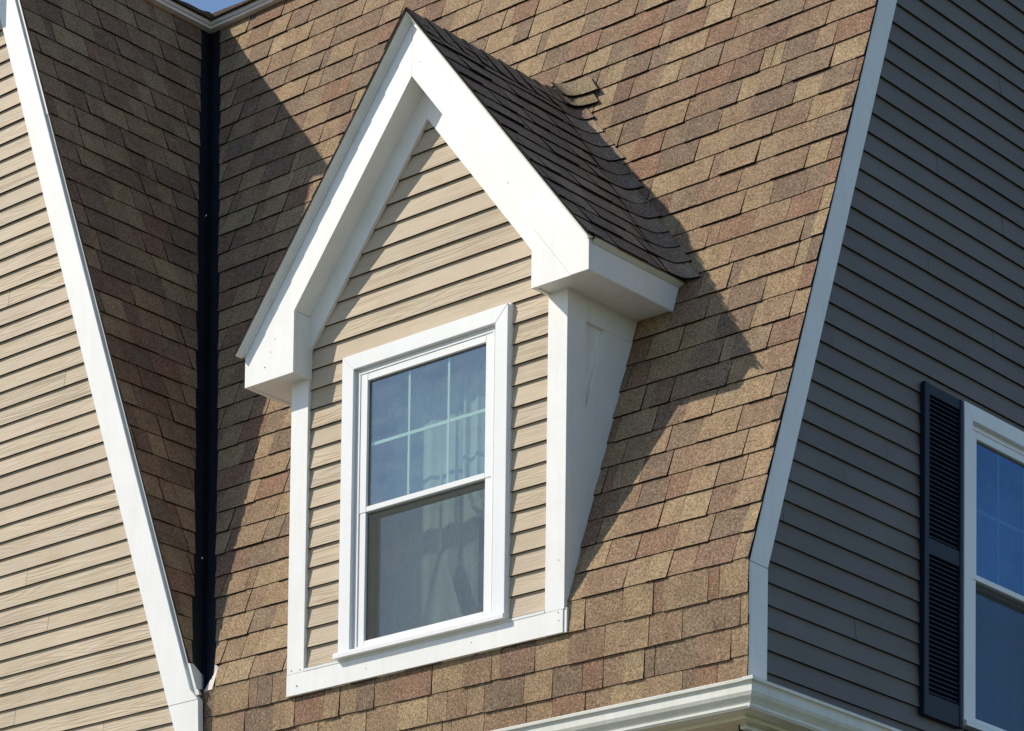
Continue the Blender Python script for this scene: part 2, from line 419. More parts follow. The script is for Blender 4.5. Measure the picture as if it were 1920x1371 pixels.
# upper low-slope roof over the main block, edge lifting towards the valley
pts = []
nn = 24
for i in range(nn+1):
    x = xc-.09 + (XR+.12-xc+.09)*(i/nn)**1.6
    pts.append((x, .010+.026*math.exp(-((x-xc+.0)/.22)**2)+.004*math.sin(i*1.7)))
vs_ = []; fs_ = []
for x, h in pts: vs_ += [(x, yt-.09, ZTOP+.035), (x, yt-.09, ZTOP+.035+h), (x, yt+3.2, ZTOP+.035+h+1.05), (x, yt+3.2, ZTOP+.8)]
for i in range(nn):
    for j in range(4): a = i*4+j; b = i*4+(j+1) % 4; fs_.append((a, b, b+4, a+4))
fs_ += [(3, 2, 1, 0), (nn*4, nn*4+1, nn*4+2, nn*4+3)]
ur.add(vs_, fs_, tint=(.10, .08, .06)); obj('upper_roof_edge', ur, [SHING], roof, attrs=True)

# ================================================================== SHINGLED WALL BAND UNDER THE FOLD
band = thing('shingled_wall', 'narrow vertical band of brown shingles between the dormer foot and the gutter', 'wall', (.2, .04, -.75))
ZB = -.575
obj('wall_sheathing', MB().plate([(-1.46, ZB-ZF), (XR-.03, ZB-ZF), (XR-.03, 0), (-1.50, 0)], FB, 0, -.06), DARK, band)
res = []
for k in range(1, 6):
    s0 = -k*E + .004
    course(FB, s0, -1.75, right_edge+.02, [cut(0, -1, .565+ZF), cut(-1, -.053, 1.503+.053*(ZF-.09)+.02), cut(1, 0, right_edge-random.uniform(0, .0025)), cut(0, 1, .012)], res)
emit(res, band)

# ================================================================== LEFT WING ROOF (shaded)
wing = thing('wing_roof', 'dark shaded shingle roof slope left of the black valley flashing', 'roof', (-2.3, .8, ZF))
res = []
FWo = FW
obj('roof_deck', MB().plate([(-.0, 0), (.02, 0), (ymain(ZTOP), SMAXW), (-.0, SMAXW)], FW, 0, -.06), DARK, wing)
k = 1
while k*E < SMAXW:
    s0 = k*E + .012
    jag = random.uniform(-.007, .007)
    # keep u <= YW + T*s/NT - VG
    course(FW, s0, -.03, YW+T*(s0+E*1.3)/NTW+.1, [cut(1, -T/NTW, YW-VG+jag), cut(-1, 0, .032), cut(0, 1, SMAXW-.002)], res, .8)
    k += 1
emit(res, wing)
xw = XL-TW*(ZTOP-ZF)
obj('flashing_tab', MB().plate([(-.028, .0), (.03, .01), (.048, .10), (.0, .158), (-.028, .158)], FW, .005, .001), METALW, wing)
obj('starter_strip', MB().plate([(-.0315, .16), (.04, .16), (.04, SMAXW-.01), (-.0315, SMAXW-.01)], FW, .0025, -.004), EDGE, wing)
obj('eave_board', MB().box((xw-.02, -.03, ZTOP-.005), (xw+.052, yt-.052, ZTOP+.012)), WHITE, wing)
obj('drip_edge', MB().box((xw-.02, -.05, ZTOP+.0125), (xw+.065, yt-.065, ZTOP+.034)), METALW, wing)
ur = MB(); vs_ = []; fs_ = []
for i in range(nn+1):
    y = yt-.09 - (yt+.16-.09)*(i/nn)**1.6
    h = .010+.026*math.exp(-((y-yt)/.22)**2)+.004*math.sin(i*1.3)
    vs_ += [(xw+.09, y, ZTOP+.035), (xw+.09, y, ZTOP+.035+h), (xw-3.2, y, ZTOP+.035+h+1.05), (xw-3.2, y, ZTOP+.9)]
for i in range(nn):
    for j in range(4): a = i*4+j; b = i*4+(j+1) % 4; fs_.append((a, a+4, b+4, b))
fs_ += [(0, 1, 2, 3), (nn*4+3, nn*4+2, nn*4+1, nn*4)]
ur.add(vs_, fs_, tint=(.10, .08, .06)); obj('upper_roof_edge', ur, [SHING], wing, attrs=True)

# ================================================================== SIDING
def siding_rows(parent, fr, z_first, e, zlo, zhi, extent, cutters, joints, matl, off, seed, thick=.0158):
    random.seed(seed)
    k0 = math.floor((zlo-z_first)/e)
    z = z_first + k0*e
    while z < zhi:
        u0, u1 = extent(z)
        js = sorted(j[0] for j in joints if z < j[1] <= z+e and u0 < j[0] < u1)
        js = [u0]+js+[u1]
        for a, b in zip(js[:-1], js[1:]):
            poly = [(a+.0011, z), (b-.0011, z), (b-.0011, z+e*1.16), (a+.0011, z+e*1.16)]
            ps = [poly]
            for c in cutters:
                nx = []
                for p in ps: nx += c(p)
                ps = nx
            kk = random.uniform(.92, 1.04); wm = random.uniform(-.035, .02); tint = (kk*(1+wm*.2), kk, kk*(1+wm))
            shift = (random.uniform(-40, 40), random.uniform(-40, 40), random.uniform(-40, 40))
            dz = random.uniform(-.0012, .0012); tw = random.uniform(-.0008, .0008)
            for p in ps:
                if len(p) < 3 or area(p) < 1e-4: continue
                hf = lambda u, s, z0=z: off + thick*(1-(s-z0)/(e*1.16)) + tw
                hb = lambda u, s, z0=z: off - .0075 + .0065*(1-(s-z0)/(e*1.16))
                p = [(q[0], q[1]+dz) for q in p]
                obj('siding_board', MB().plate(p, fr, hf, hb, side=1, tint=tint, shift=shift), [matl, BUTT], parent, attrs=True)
        z += e

# ---- left gable wall
lw = thing('side_wall', 'sunlit beige lap siding wall of the left wing, edged by a slanting white board', 'wall', (-2.9, .02, -1.2))
LX = lambda z: -1.692 - .3516*z      # left edge of the rake board
obj('wall_sheathing', MB().plate([(-4.6, -1.2), (-1.52, -1.2), (-1.58, ZF), (XL-TW*(5.1-ZF), 5.1), (-4.6, 5.1)], frame((0, 0, 0), (1, 0, 0), (0, 0, 1)), -.006, -.06), DARK, lw)
joints = [(-2.613, 2.112), (-2.198, 1.403), (-2.892, 1.036), (-2.155, .837), (-2.706, .744), (-2.963, .275), (-2.244, .065), (-3.1, 2.7), (-2.95, 3.6)]
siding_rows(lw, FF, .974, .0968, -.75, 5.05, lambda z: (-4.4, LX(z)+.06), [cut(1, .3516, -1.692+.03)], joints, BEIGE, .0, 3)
rb = MB().plate([(LX(-.45), -.45), (-1.478, -.45), (-1.503, .09), (LX(.09), .09)], FF, .028, -.008)
rb.plate([(LX(.09), .0905), (-1.503, .0905), (XL-.040, .15), (XL-.040-TW*(5.0-.15), 5.0), (LX(5.0), 5.0)], FF, .030, -.008)
obj('rake_board', rb, WHITE, lw, bevel=.0015)
# metal drip edge in two lapped lengths with a dark groove
def dripseg(z0, z1, o1, o2, h, name='drip_edge'):
    e_ = lambda z: XL - TW*(z-ZF)
    return obj(name, MB().plate([(e_(z0)-o1, z0), (e_(z0)-o2, z0), (e_(z1)-o2, z1), (e_(z1)-o1, z1)], FF, h, -.005), METALW, lw)
dripseg(.12, 3.66, .050, .0, .011)
dripseg(3.64, 5.0, .050, -.002, .015)
ew = MB()
# end of the upper eave with its overhang
obj('overhang_box', MB().box((-4.4, -.30, 4.58), (-3.46, -.005, 5.25)), WHITE, lw)
# small raw wood filler and bent metal at the valley foot
obj('filler_strip', MB().plate([(-1.512, -.005), (-1.450, -.005), (-1.450, .132)], FM, .009, .001), PRIMER, roof)

# ---- right gable wall
rw = thing('gable_wall', 'shaded blue grey lap siding wall right of the white corner board', 'wall', (1.9, 2.6, -.9))
sh_ = MB()
for poly in ([(.06, -1.0), (1.92, -1.0), (1.92, 5.2), (ymain(5.2)+.06, 5.2), (.06, ZF)], [(1.92, -1.0), (2.89, -1.0), (2.89, -.19), (1.92, -.19)], [(1.92, 1.35), (2.89, 1.35), (2.89, 5.2), (1.92, 5.2)], [(2.89, -1.0), (5.6, -1.0), (5.6, 5.2), (2.89, 5.2)]):
    sh_.plate(poly, FR, -.022, -.06)
obj('wall_sheathing', sh_, DARK, rw)
jr = [(2.043, 3.363), (2.226, 3.084), (1.63, 2.492), (.949, 2.025), (2.254, 2.36), (1.555, 1.945), (2.167, 1.838), (.715, 1.40), (1.184, .943), (.837, .735), (.323, .438), (1.415, .326), (.371, -.044), (.925, .032), (1.347, -.17)]
def cut_rwin(p):
    o = []; lo = clip(p, 0, 1, 1.38); hi = clip(p, 0, -1, -1.38)
    if len(hi) > 2: o.append(hi)
    if len(lo) > 2:
        for q in (clip(lo, 1, 0, 1.90), clip(lo, -1, 0, -2.90)):
            if len(q) > 2: o.append(q)
    return o
YL = lambda z: YW+.155+T*(z-ZF)
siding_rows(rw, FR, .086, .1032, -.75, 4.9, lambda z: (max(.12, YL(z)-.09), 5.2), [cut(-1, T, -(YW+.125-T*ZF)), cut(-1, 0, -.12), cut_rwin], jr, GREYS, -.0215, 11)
a0 = YW-.003
up_b = [(a0+.030, ZF+.002), (a0+.166, ZF-.0), (a0+.166+T*(5.0-ZF), 5.0), (a0+.030+T*(5.0-ZF), 5.0)]
obj('rake_board', MB().plate(up_b, FR, .0, -.03), WHITE, rw, bevel=.0015)
lo_b = [(a0+.030, -.62), (a0+.162, -.62), (a0+.166, ZF-.003), (a0+.030, ZF-.001)]
obj('rake_board', MB().plate(lo_b, FR, .0, -.03), WHITE, rw, bevel=.0015)
obj('drip_edge', MB().plate([(a0, ZF+.003), (a0+.0295, ZF+.002), (a0+.0295+T*(5.0-ZF), 5.0), (a0+T*(5.0-ZF), 5.0)], FR, .004, -.03), METALW, rw, bevel=.001)
obj('drip_edge', MB().plate([(a0, -.62), (a0+.0295, -.62), (a0+.0295, ZF-.001), (a0, ZF)], FR, .004, -.03), METALW, rw, bevel=.001)

# ================================================================== DORMER
dm = thing('dormer', 'gabled dormer with white trim, beige siding and its own dark shingle roof', 'dormer', (0, .3, 0))
ZI, ZFz, ZO = 2.923, 2.751, 3.187      # apex heights: board inner edge, frieze lower edge, board outer edge
BX, BI = 1.112, .770
# front wall sheathing round the window
HW, Z0, Z1 = .47, .125, 1.60
Fs = frame((0, 0, 0), (1, 0, 0), (0, 0, 1))
sh_ = MB()
for poly in ([(-.852, .02), (.852, .02), (.852, Z0), (-.852, Z0)], [(-.852, Z0), (-HW, Z0), (-HW, Z1), (-.852, Z1)], [(HW, Z0), (.852, Z0), (.852, Z1), (HW, Z1)], [(-.852, Z1), (.852, Z1), (.852, 1.8), (0, 2.95), (-.852, 1.8)]):
    sh_.plate(poly, Fs, -.034, -.09)
obj('wall_sheathing', sh_, INNER, dm)
def cut_win(p):
    o = []; mid = clip(clip(p, 0, 1, 1.655), 0, -1, -.14); hi = clip(p, 0, -1, -1.655); lo = clip(p, 0, 1, .14)
    for q in (hi, lo):
        if len(q) > 2: o.append(q)
    if len(mid) > 2:
        for q in (clip(mid, 1, 0, -.53), clip(mid, -1, 0, -.53)):
            if len(q) > 2: o.append(q)
    return o
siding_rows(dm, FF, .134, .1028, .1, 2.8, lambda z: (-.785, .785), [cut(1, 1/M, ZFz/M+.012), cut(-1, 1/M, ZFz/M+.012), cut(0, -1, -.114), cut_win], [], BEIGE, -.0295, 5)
# base trim, posts
obj('base_trim', MB().box((-.895, 0, 0), (.888, .030, .1115)), WHITE, dm, bevel=.0015)
obj('base_trim', MB().box((.889, .006, .0), (.905, .06, .118)), WHITE, dm)
obj('starter_flashing', MB().box((-.772, -.002, .112), (.778, .02, .126)), METALW, dm)
obj('corner_post', MB().box((-.893, 0, .112), (-.775, .024, 1.655)), WHITE, dm, bevel=.0015)
obj('corner_post', MB().box((.778, 0, .112), (.895, .024, 1.672)), WHITE, dm, bevel=.0015)
for sx in (1, -1):
    fr = frame((.897*sx, 0, 0), (0, 1, 0), (0, 0, 1)) if sx > 0 else frame((-.897, 0, 0), (0, -1, 0), (0, 0, 1))
    q = lambda p: p if sx > 0 else [(-a, b) for a, b in p]
    top = 1.674 if sx > 0 else 1.655
    yr = lambda z: ymain(z)+.02
    obj('side_panel', MB().plate(q([(.02, .03), (.02, top), (yr(top), top), (yr(.03), .03)]), fr, -.024, -.040), WHITE, dm)
    obj('corner_board', MB().plate(q([(.024, .112), (.024, top), (.146, top), (.146, .50), (.03, .15)]), fr, -.001, -.040), WHITE, dm, bevel=.001)
    obj('side_rail', MB().plate(q([(.1465, 1.535), (.1465, top), (yr(top), top), (yr(1.535), 1.535)]), fr, -.002, -.040), WHITE, dm, bevel=.001)
    obj('sloping_board', MB().plate(q([(.147, .45), (.147, 1.10), (.28, 1.534), (yr(1.534), 1.534), (yr(.45), .45)]), fr, -.002, -.040), WHITE, dm, bevel=.001)
# frieze boards on the wall under the rakes, soffits, rake boards
for sx in (1, -1):
    q = lambda p: [(sx*a, b) for a, b in p]
    obj('frieze_board', MB().plate(q([(0, ZFz), (0, ZI+.02), (BI, ZI+.02-M*BI), (BI, ZFz-M*BI)]), FF, .002, -.022), WHITE, dm, bevel=.001)
    sof = MB()
    zz = lambda x: ZI + .002 - M*x
    x0, x1 = .001, BI
    sof.add([(sx*x0, -.10, zz(x0)), (sx*x1, -.10, zz(x1)), (sx*x1, .02, zz(x1)), (sx*x0, .02, zz(x0)),
             (sx*x0, -.10, zz(x0)+.02), (sx*x1, -.10, zz(x1)+.02), (sx*x1, .02, zz(x1)+.02), (sx*x0, .02, zz(x0)+.02)],
            [(0, 1, 2, 3), (4, 7, 6, 5), (0, 4, 5, 1), (1, 5, 6, 2), (2, 6, 7, 3), (3, 7, 4, 0)])
    obj('soffit', sof, WHITE, dm)
    zbx = 1.645 if sx > 0 else 1.625
    Ff = frame((0, -.121, 0), (1, 0, 0), (0, 0, 1))
    xs = (ZI-zbx)/M if sx > 0 else BI
    if sx > 0:
        pb = [(.0006, ZI), (.0006, ZO+.024), (BX, ZO+.024-M*BX), (BX, zbx), (xs, zbx)]
        obj('rake_board', MB().plate(pb, Ff, 0, -.022), WHITE, dm, bevel=.001)
        obj('box_front', MB().plate([(BI, ZI-M*BI-.001), (xs-.001, zbx), (BI, zbx)], Ff, -.0012, -.022), WHITE, dm)
    else:
        pb = [(0, ZI), (0, ZO+.024), (-BX, ZO+.024-M*BX), (-BX, zbx), (-BI, zbx), (-BI, ZI-M*BI)]
        obj('rake_board', MB().plate(pb, Ff, 0, -.022), WHITE, dm, bevel=.001)
    # eave box: outer fascia, inner cheek, underside
    bx = thing  # (kept as parts below)
    fy = lambda z: ymain(z)-.012
    fo = frame((sx*BX, 0, 0), (0, 1, 0), (0, 0, 1)) if sx > 0 else frame((-BX, 0, 0), (0, -1, 0), (0, 0, 1))
    qq = (lambda p: p) if sx > 0 else (lambda p: [(-a, b) for a, b in p])
    zt2 = ZO-M*BX
    obj('fascia', MB().plate(qq([(-.0985, zbx), (-.0985, zt2), (fy(zt2), zt2), (fy(zbx), zbx)]), fo, 0, -.02), WHITE, dm, bevel=.001)
    obj('box_cheek', MB().box((min(sx*BI, sx*(BI+.018)), -.0985, zbx+.001), (max(sx*BI, sx*(BI+.018)), .02, ZI-M*BI)), WHITE, dm)
    u = MB(); a_, b_ = sorted((sx*(BI+.0185), sx*(BX-.0205)))
    u.box((a_, -.0985, zbx+.010), (b_, .56, zbx+.022)); obj('soffit', u, WHITE, dm)
    # crown strip over the fascia
    cr = MB(); zc = zt2; o_ = .022
    xa, xb_ = sx*BX, sx*(BX+o_)
    ye = fy(zc)+.01
    ya = -.0975
    vsx = [(xa, ya, zc+.002), (xa+sx*.004, ya, zc+.006), (xb_, ya, zc+.018), (xb_, ya, zc+.026), (xa-sx*.03, ya, zc+.075), (xa-sx*.03, ya, zc+.002)]
    vsy = [(x, ye+(z-zc)*T, z) for x, y, z in vsx]
    nn_ = 6
    fsx = [(i, (i+1) % nn_, (i+1) % nn_+nn_, i+nn_) for i in range(nn_)] + [tuple(range(nn_)), tuple(range(2*nn_-1, nn_-1, -1))]
    obj('eave_drip_edge', cr.add(vsx+vsy, fsx), GUTTER, dm)
    # rake drip edge (metal) standing proud of the board
    o1 = ZO+.020; o2 = ZR-.004
    pr = q([(0, o1), (0, o2), (BX+.026, o2-M*(BX+.026)), (BX+.004, o1-M*(BX+.004)-.0)])
    fd = frame((0, -.121, 0), (1, 0, 0), (0, 0, 1))
    slant = lambda a, b: 0.012 + .034*min(1, max(0, (b+M*abs(a)-o1)/(o2-o1)))
    obj('drip_edge', MB().plate(pr, fd, slant, .0005), METALW, dm)
    lip = q([(0, o1-.012), (0, o1), (BX+.004, o1-M*(BX+.004)), (BX-.006, o1-.012-M*(BX-.006))])
    obj('drip_lip', MB().plate(lip, fd, .012, .0005), METALW, dm)

# dormer roof: child of the dormer, shingles are its sub-parts
droof_mb = MB()
LR = (BX+.018)*NM
for fr, sg in ((FDR, 1), (FDL, -1)):
    # plane coordinate s runs up to the ridge at 0; eave at -LR
    yb = lambda s: ymain(ZR+s*M/NM)
    poly = [(-.118, -LR), (yb(-LR), -LR), (yb(0), 0), (-.118, 0)]
    poly = poly if sg > 0 else [(-a, b) for a, b in poly]
    droof_mb.plate(poly, fr, -.001, -.014)
droof = obj('roof', droof_mb, DARK, dm)
res = []
kk = 0
PALsave = PAL
s0 = -LR - .012
valrows = []
PAL = [((.305, .228, .160), 4), ((.262, .192, .138), 3), ((.245, .168, .124), 3), ((.225, .165, .128), 3)]
while s0 < -.02:
    # valley line u = ymain(z(s)),  z = ZR + s*M/NM -> u - (T*M/NM) s <= YW+T*(ZR-ZF)
    off = .10
    course(FDR, s0, -.175, 1.6, [cut(1, -T*M/NM, YW+T*(ZR-ZF)-off), cut(-1, 0, .172+random.uniform(-.001, .001)), cut(0, 1, -.004)], res, 1.3, e=.143)
    valrows.append(s0)
    s0 += .143
res.sort(key=lambda r: -r[0])
for a, mb in res: obj('shingle', mb, [SHING, EDGE], droof, attrs=True)
# left side: seen only edge-on
res2 = []; s0 = -LR-.012
while s0 < -.02:
    course(FDL, s0, -1.6, .175, [cut(-1, -T*M/NM, YW+T*(ZR-ZF)-.02), cut(1, 0, .171+random.uniform(-.001, .001)), cut(0, 1, -.004)], res2, .4, e=.143)
    s0 += .143
rest = MB()
for r in res2: rest.join(r[1])
o = obj('shingle_courses', rest, [SHING, EDGE], droof, attrs=True); o['kind'] = 'stuff'

# woven valley: every dormer course turns onto the main slope in a rounded tip
def turn_tip(s0, tip, rad, up0, up1, wid, col, lay=0.0, back=.16, name='valley_shingle', parent=None, x_extra=0):
    e = .143
    mb = MB(); rows = []
    n = 12
    for side in (0, 1):
        s = s0 + side*e*wid
        z = ZR + s*M/NM
        xd = (ZR-z)/M; ym = ymain(z)
        # path in plan: (xd, ym-back) -> corner (xd, ym) -> (xd+tip, ym)
        A = Vector((xd, ym-back)); K = Vector((xd+.0, ym)); B = Vector((xd+tip*(1 if (side == 0 or lay > .005) else .82)+x_extra, ym))
        path = []
        for i in range(n+1):
            t = i/n
            # quadratic bezier through the corner, softened by rad
            p = A*(1-t)**2 + K*2*t*(1-t) + B*t*t
            pc = (A*(1-2*t)+K*2*t) if t < .5 else (K*(2-2*t)+B*(2*t-1))
            p = p*rad + pc*(1-rad)
            path.append(p)
        pts = []
        for i, p in enumerate(path):
            t = i/n
            nd = FDR[3]; nm = FM[3]
            nrm = (nd*(1-t)+nm*t).normalized()
            lift = (up0*(1-t)+up1*t*t) if side == 0 else (.004+.004*t)
            lift += lay
            pts.append((Vector((p.x, p.y, z)), nrm, lift))
        rows.append(pts)
    vs = []
    for i in range(n+1):
        for side in (0, 1):
            P, nr, l = rows[side][i]; vs.append(P+nr*(l+.0045+(.003 if side == 0 else 0)))
        for side in (0, 1):
            P, nr, l = rows[side][i]; vs.append(P+nr*(l-.002))
    fs = []; ms = []
    for i in range(n):
        a = i*4; b = a+4
        fs += [(a, b, b+1, a+1), (a+2, a+3, b+3, b+2), (a, a+2, b+2, b), (a+1, b+1, b+3, a+3)]; ms += [0, 0, 1, 1]
    fs += [(0, 1, 3, 2), (n*4, n*4+2, n*4+3, n*4+1)]; ms += [1, 1]
    mb.add(vs, fs, ms, tint=col)
    return obj(name, mb, [SHING, EDGE], parent or droof, attrs=True)
random.seed(21)
for i, s0 in enumerate(valrows):
    c = pick()[1]
    PALtop = s0 > -.30
    turn_tip(s0, .085+random.uniform(-.01, .03), .8, .009, .014 if not PALtop else .02, 1.2, c, .001)
PAL = PALsave
# curled shingles where the ridge dies into the main roof
for (s0, tip, lay, up1, bk) in ((-.15, .15, .008, .016, .10), (-.06, .19, .014, .022, .10)):
    turn_tip(s0, tip, .9, .02, up1, 1.1, (.250, .190, .115), lay, back=bk, name='curled_shingle', x_extra=.02)
# ridge caps
cy = -.172
i = 0
while cy < ymain(ZR)-.02:
    c = random.choice([(.24, .18, .13), (.21, .16, .12), (.25, .19, .135)])
    l1 = .17
    vsr = []
    for (yy, h) in ((cy, .017), (cy+l1, .008)):
        for (dx, dn) in ((-.13, 0), (-.012, 0), (.012, 0), (.13, 0)):
            nr = Vector((M*(1 if dx > 0 else -1), 0, 1)).normalized()
            p = Vector((dx, yy, ZR+.004-M*abs(dx))) + nr*h
            if abs(dx) < .02: p = Vector((dx*.5, yy, ZR-.003+h*1.1))
            vsr += [p, p - nr*.007]
    fsr = []
    for j in range(3):
        a = j*2; b = a+8
        fsr += [(a, a+2, b+2, b), (a+1, b+1, b+3, a+3)]
    fsr += [(0, 1, 3, 2), (2, 3, 5, 4), (4, 5, 7, 6), (8, 10, 11, 9), (10, 12, 13, 11), (12, 14, 15, 13), (0, 8, 9, 1), (6, 7, 15, 14)]
    obj('ridge_cap', MB().add(vsr, fsr, [0]*6+[1]*8, tint=c), [SHING, EDGE], droof, attrs=True)
    cy += .142

# nail heads and fill spots on the trim
nb = MB()
random.seed(4)
for (x, y, z, r) in [(-.80, -.0015, .125, .004), (-.86, -.0015, .13, .004), (-.82, -.0015, .045, .005), (.86, -.0015, .10, .003), (.865, -.0015, .06, .003), (-.35, -.0015, .05, .003), (.33, -.0015, .055, .003), (.86, -.0015, .35, .003),
                     (-.97, -.1225, 1.70, .004), (-.93, -.1225, 1.77, .003), (-.90, -.1225, 1.83, .003), (.62, -.1225, 2.20, .003), (.05, -.1225, 2.98, .003)]:
    nb.add([(x+r*math.cos(a), y, z+r*math.sin(a)) for a in [i*math.pi/3 for i in range(6)]], [tuple(range(5, -1, -1))[::-1]])
obj('nail_head', nb, SCREENF, dm)

# room behind the dormer window
rm = MB(); rx, ry0, ry1, rz0, rz1 = .86, .095, 2.6, -.5, 1.62
rm.add([(-rx, ry0, rz0), (rx, ry0, rz0), (rx, ry1, rz0), (-rx, ry1, rz0), (-rx, ry0, rz1), (rx, ry0, rz1), (rx, ry1, rz1), (-rx, ry1, rz1)],
       [(0, 1, 2, 3), (4, 7, 6, 5), (1, 5, 6, 2), (2, 6, 7, 3), (3, 7, 4, 0)])
struct(obj('room', rm, INNER))

# ================================================================== WINDOWS
def add_window(root_name, label, loc, rz, Wd, Hh, seed, bright=True):
    """casing Wd x Hh; local x right, y inward, z up; origin at the foot of the casing"""
    R = Matrix.Rotation(rz, 3, 'Z'); L = Vector(loc)
    t = thing(root_name, label, 'window', loc)
    def tr(mb): 
        mb.v = [R @ v + L for v in mb.v]; return mb
    hw = Wd/2; c = .078
    F = frame((0, 0, 0), (1, 0, 0), (0, 0, 1))
    yf = -.012   # casing face is 12 mm proud
    def cas(poly): 
        m = MB().plate(poly, F, -yf, -.035); return m
    g = .0004
    obj('casing', tr(cas([(-hw, .02), (-hw+c, .02), (-hw+c, Hh-c), (-hw, Hh)])), WHITE2, t, bevel=.002)
    obj('casing', tr(cas([(hw, .02), (hw, Hh), (hw-c, Hh-c), (hw-c, .02)])), WHITE2, t, bevel=.002)
    obj('casing', tr(cas([(-hw+g, Hh), (-hw+c, Hh-c+g), (hw-c, Hh-c+g), (hw-g, Hh)])), WHITE2, t, bevel=.002)
    # back band
    obj('back_band', tr(MB().box((-hw-.006, .004, .02), (-hw, .03, Hh+.004)).box((hw, .004, .02), (hw+.006, .03, Hh+.004)).box((-hw, .004, Hh), (hw, .03, Hh+.006))), WHITE2, t)
    # sill with a small drip nose
    sp = [(-.036, -.006), (-.036, .016), (-.028, .024), (.03, .032), (.03, -.006)]
    sm = MB(); x0, x1 = -hw-.012, hw+.012; n = len(sp)
    sm.add([(x0, y, z) for y, z in sp]+[(x1, y, z) for y, z in sp], [(i, (i+1) % n, (i+1) % n+n, i+n) for i in range(n)]+[tuple(range(n-1, -1, -1)), tuple(range(n, 2*n))])
    obj('sill', tr(sm), WHITE2, t, bevel=.001)
    # frame ring and stops
    def ring(x, z0, z1, wd, y0, y1, name, mt, par, bev=.0015):
        m = MB(); m.box((-x, y0, z0), (-x+wd, y1, z1)).box((x-wd, y0, z0), (x, y1, z1)).box((-x+wd, y0+.0005, z1-wd), (x-wd, y1, z1)).box((-x+wd, y0+.0005, z0), (x-wd, y1, z0+wd))
        return obj(name, tr(m), mt, par, bevel=bev)
    xi = hw-c; zi1 = Hh-c
    ring(xi+.004, .026, zi1+.004, .022, .016, .09, 'frame', WHITE2, t)
    ring(xi-.0185, .031, zi1-.018, .012, .008, .03, 'frame_stop', WHITE2, t, .001)
    xs = xi-.030; zs0, zs1 = .034, zi1-.030
    zm = zs0 + (zs1-zs0)*.50
    # upper sash (outer)
    us = MB(); st = .050
    gy = .030
    us.box((-xs, .012, zm-.012), (-xs+st-.004, .045, zs1)).box((xs-st+.004, .012, zm-.012), (xs, .045, zs1)).box((-xs+st-.004, .0125, zs1-.038), (xs-st+.004, .045, zs1)).box((-xs+st-.004, .0125, zm-.012), (xs-st+.004, .045, zm+.016))
    u_ = obj('sash', tr(us), WHITE2, t, bevel=.002)
    ga, gb_ = -xs+st-.004, xs-st+.004; gz0, gz1 = zm+.016, zs1-.038
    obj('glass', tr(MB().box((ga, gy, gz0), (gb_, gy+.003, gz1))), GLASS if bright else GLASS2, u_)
    gk = MB(); gk.box((ga, gy-.003, gz1-.008), (gb_, gy-.0003, gz1)).box((ga, gy-.003, gz0), (ga+.006, gy-.0003, gz1-.008))  # dark strips along top and left paint the sash's shade on the pane
    obj('reveal_shade', tr(gk), SCREENF, u_)
    wcol = (gb_-ga)/3
    for kx in (1, 2):
        x = ga+wcol*kx
        obj('muntin', tr(MB().box((x-.008, gy+.008, gz0), (x+.008, gy+.013, gz1))), GRILLE, u_, bevel=.002)
    zc = (gz0+gz1)/2
    obj('muntin', tr(MB().box((ga, gy+.0085, zc-.008), (gb_, gy+.0125, zc+.008))), GRILLE, u_)
    # lower sash (inner, further back) + screen frame in front of it
    ls = MB(); y0 = .052
    ls.box((-xs, y0, zs0), (-xs+st+.012, y0+.04, zm+.02)).box((xs-st-.012, y0, zs0), (xs, y0+.04, zm+.02)).box((-xs+st+.012, y0, zm-.03), (xs-st-.012, y0+.04, zm+.02)).box((-xs+st+.012, y0, zs0), (xs-st-.012, y0+.04, zs0+.05))
    l_ = obj('sash', tr(ls), SCREENF, t, bevel=.002)
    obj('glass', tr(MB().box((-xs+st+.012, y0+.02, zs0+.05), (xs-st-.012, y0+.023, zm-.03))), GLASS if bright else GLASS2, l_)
    # white stiles of the lower opening
    lo = MB(); lo.box((-xs, .014, zs0), (-xs+st-.006, .034, zm-.013)).box((xs-st+.006, .014, zs0), (xs, .034, zm-.013)).box((-xs+st-.006, .0145, zs0), (xs-st+.006, .034, zs0+.034))
    obj('screen_frame', tr(lo), WHITE2, t, bevel=.002)
    obj('insect_screen', tr(MB().box((-xs+st-.006, .026, zs0+.034), (xs-st+.006, .0265, zm-.013))), SCREEN, t)
    return t
add_window('sash_window', 'double hung window with six pane grille in the dormer front', (.004, 0, .131), 0, 1.074, 1.539, 1)
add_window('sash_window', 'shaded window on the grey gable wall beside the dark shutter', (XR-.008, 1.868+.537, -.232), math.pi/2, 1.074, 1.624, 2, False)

# second room, behind the gable window
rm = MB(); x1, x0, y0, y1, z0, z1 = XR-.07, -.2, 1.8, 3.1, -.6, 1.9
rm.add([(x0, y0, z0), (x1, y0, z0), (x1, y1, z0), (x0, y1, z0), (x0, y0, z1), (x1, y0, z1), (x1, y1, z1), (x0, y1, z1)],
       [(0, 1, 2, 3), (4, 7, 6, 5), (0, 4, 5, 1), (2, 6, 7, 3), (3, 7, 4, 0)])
struct(obj('room', rm, DARK))

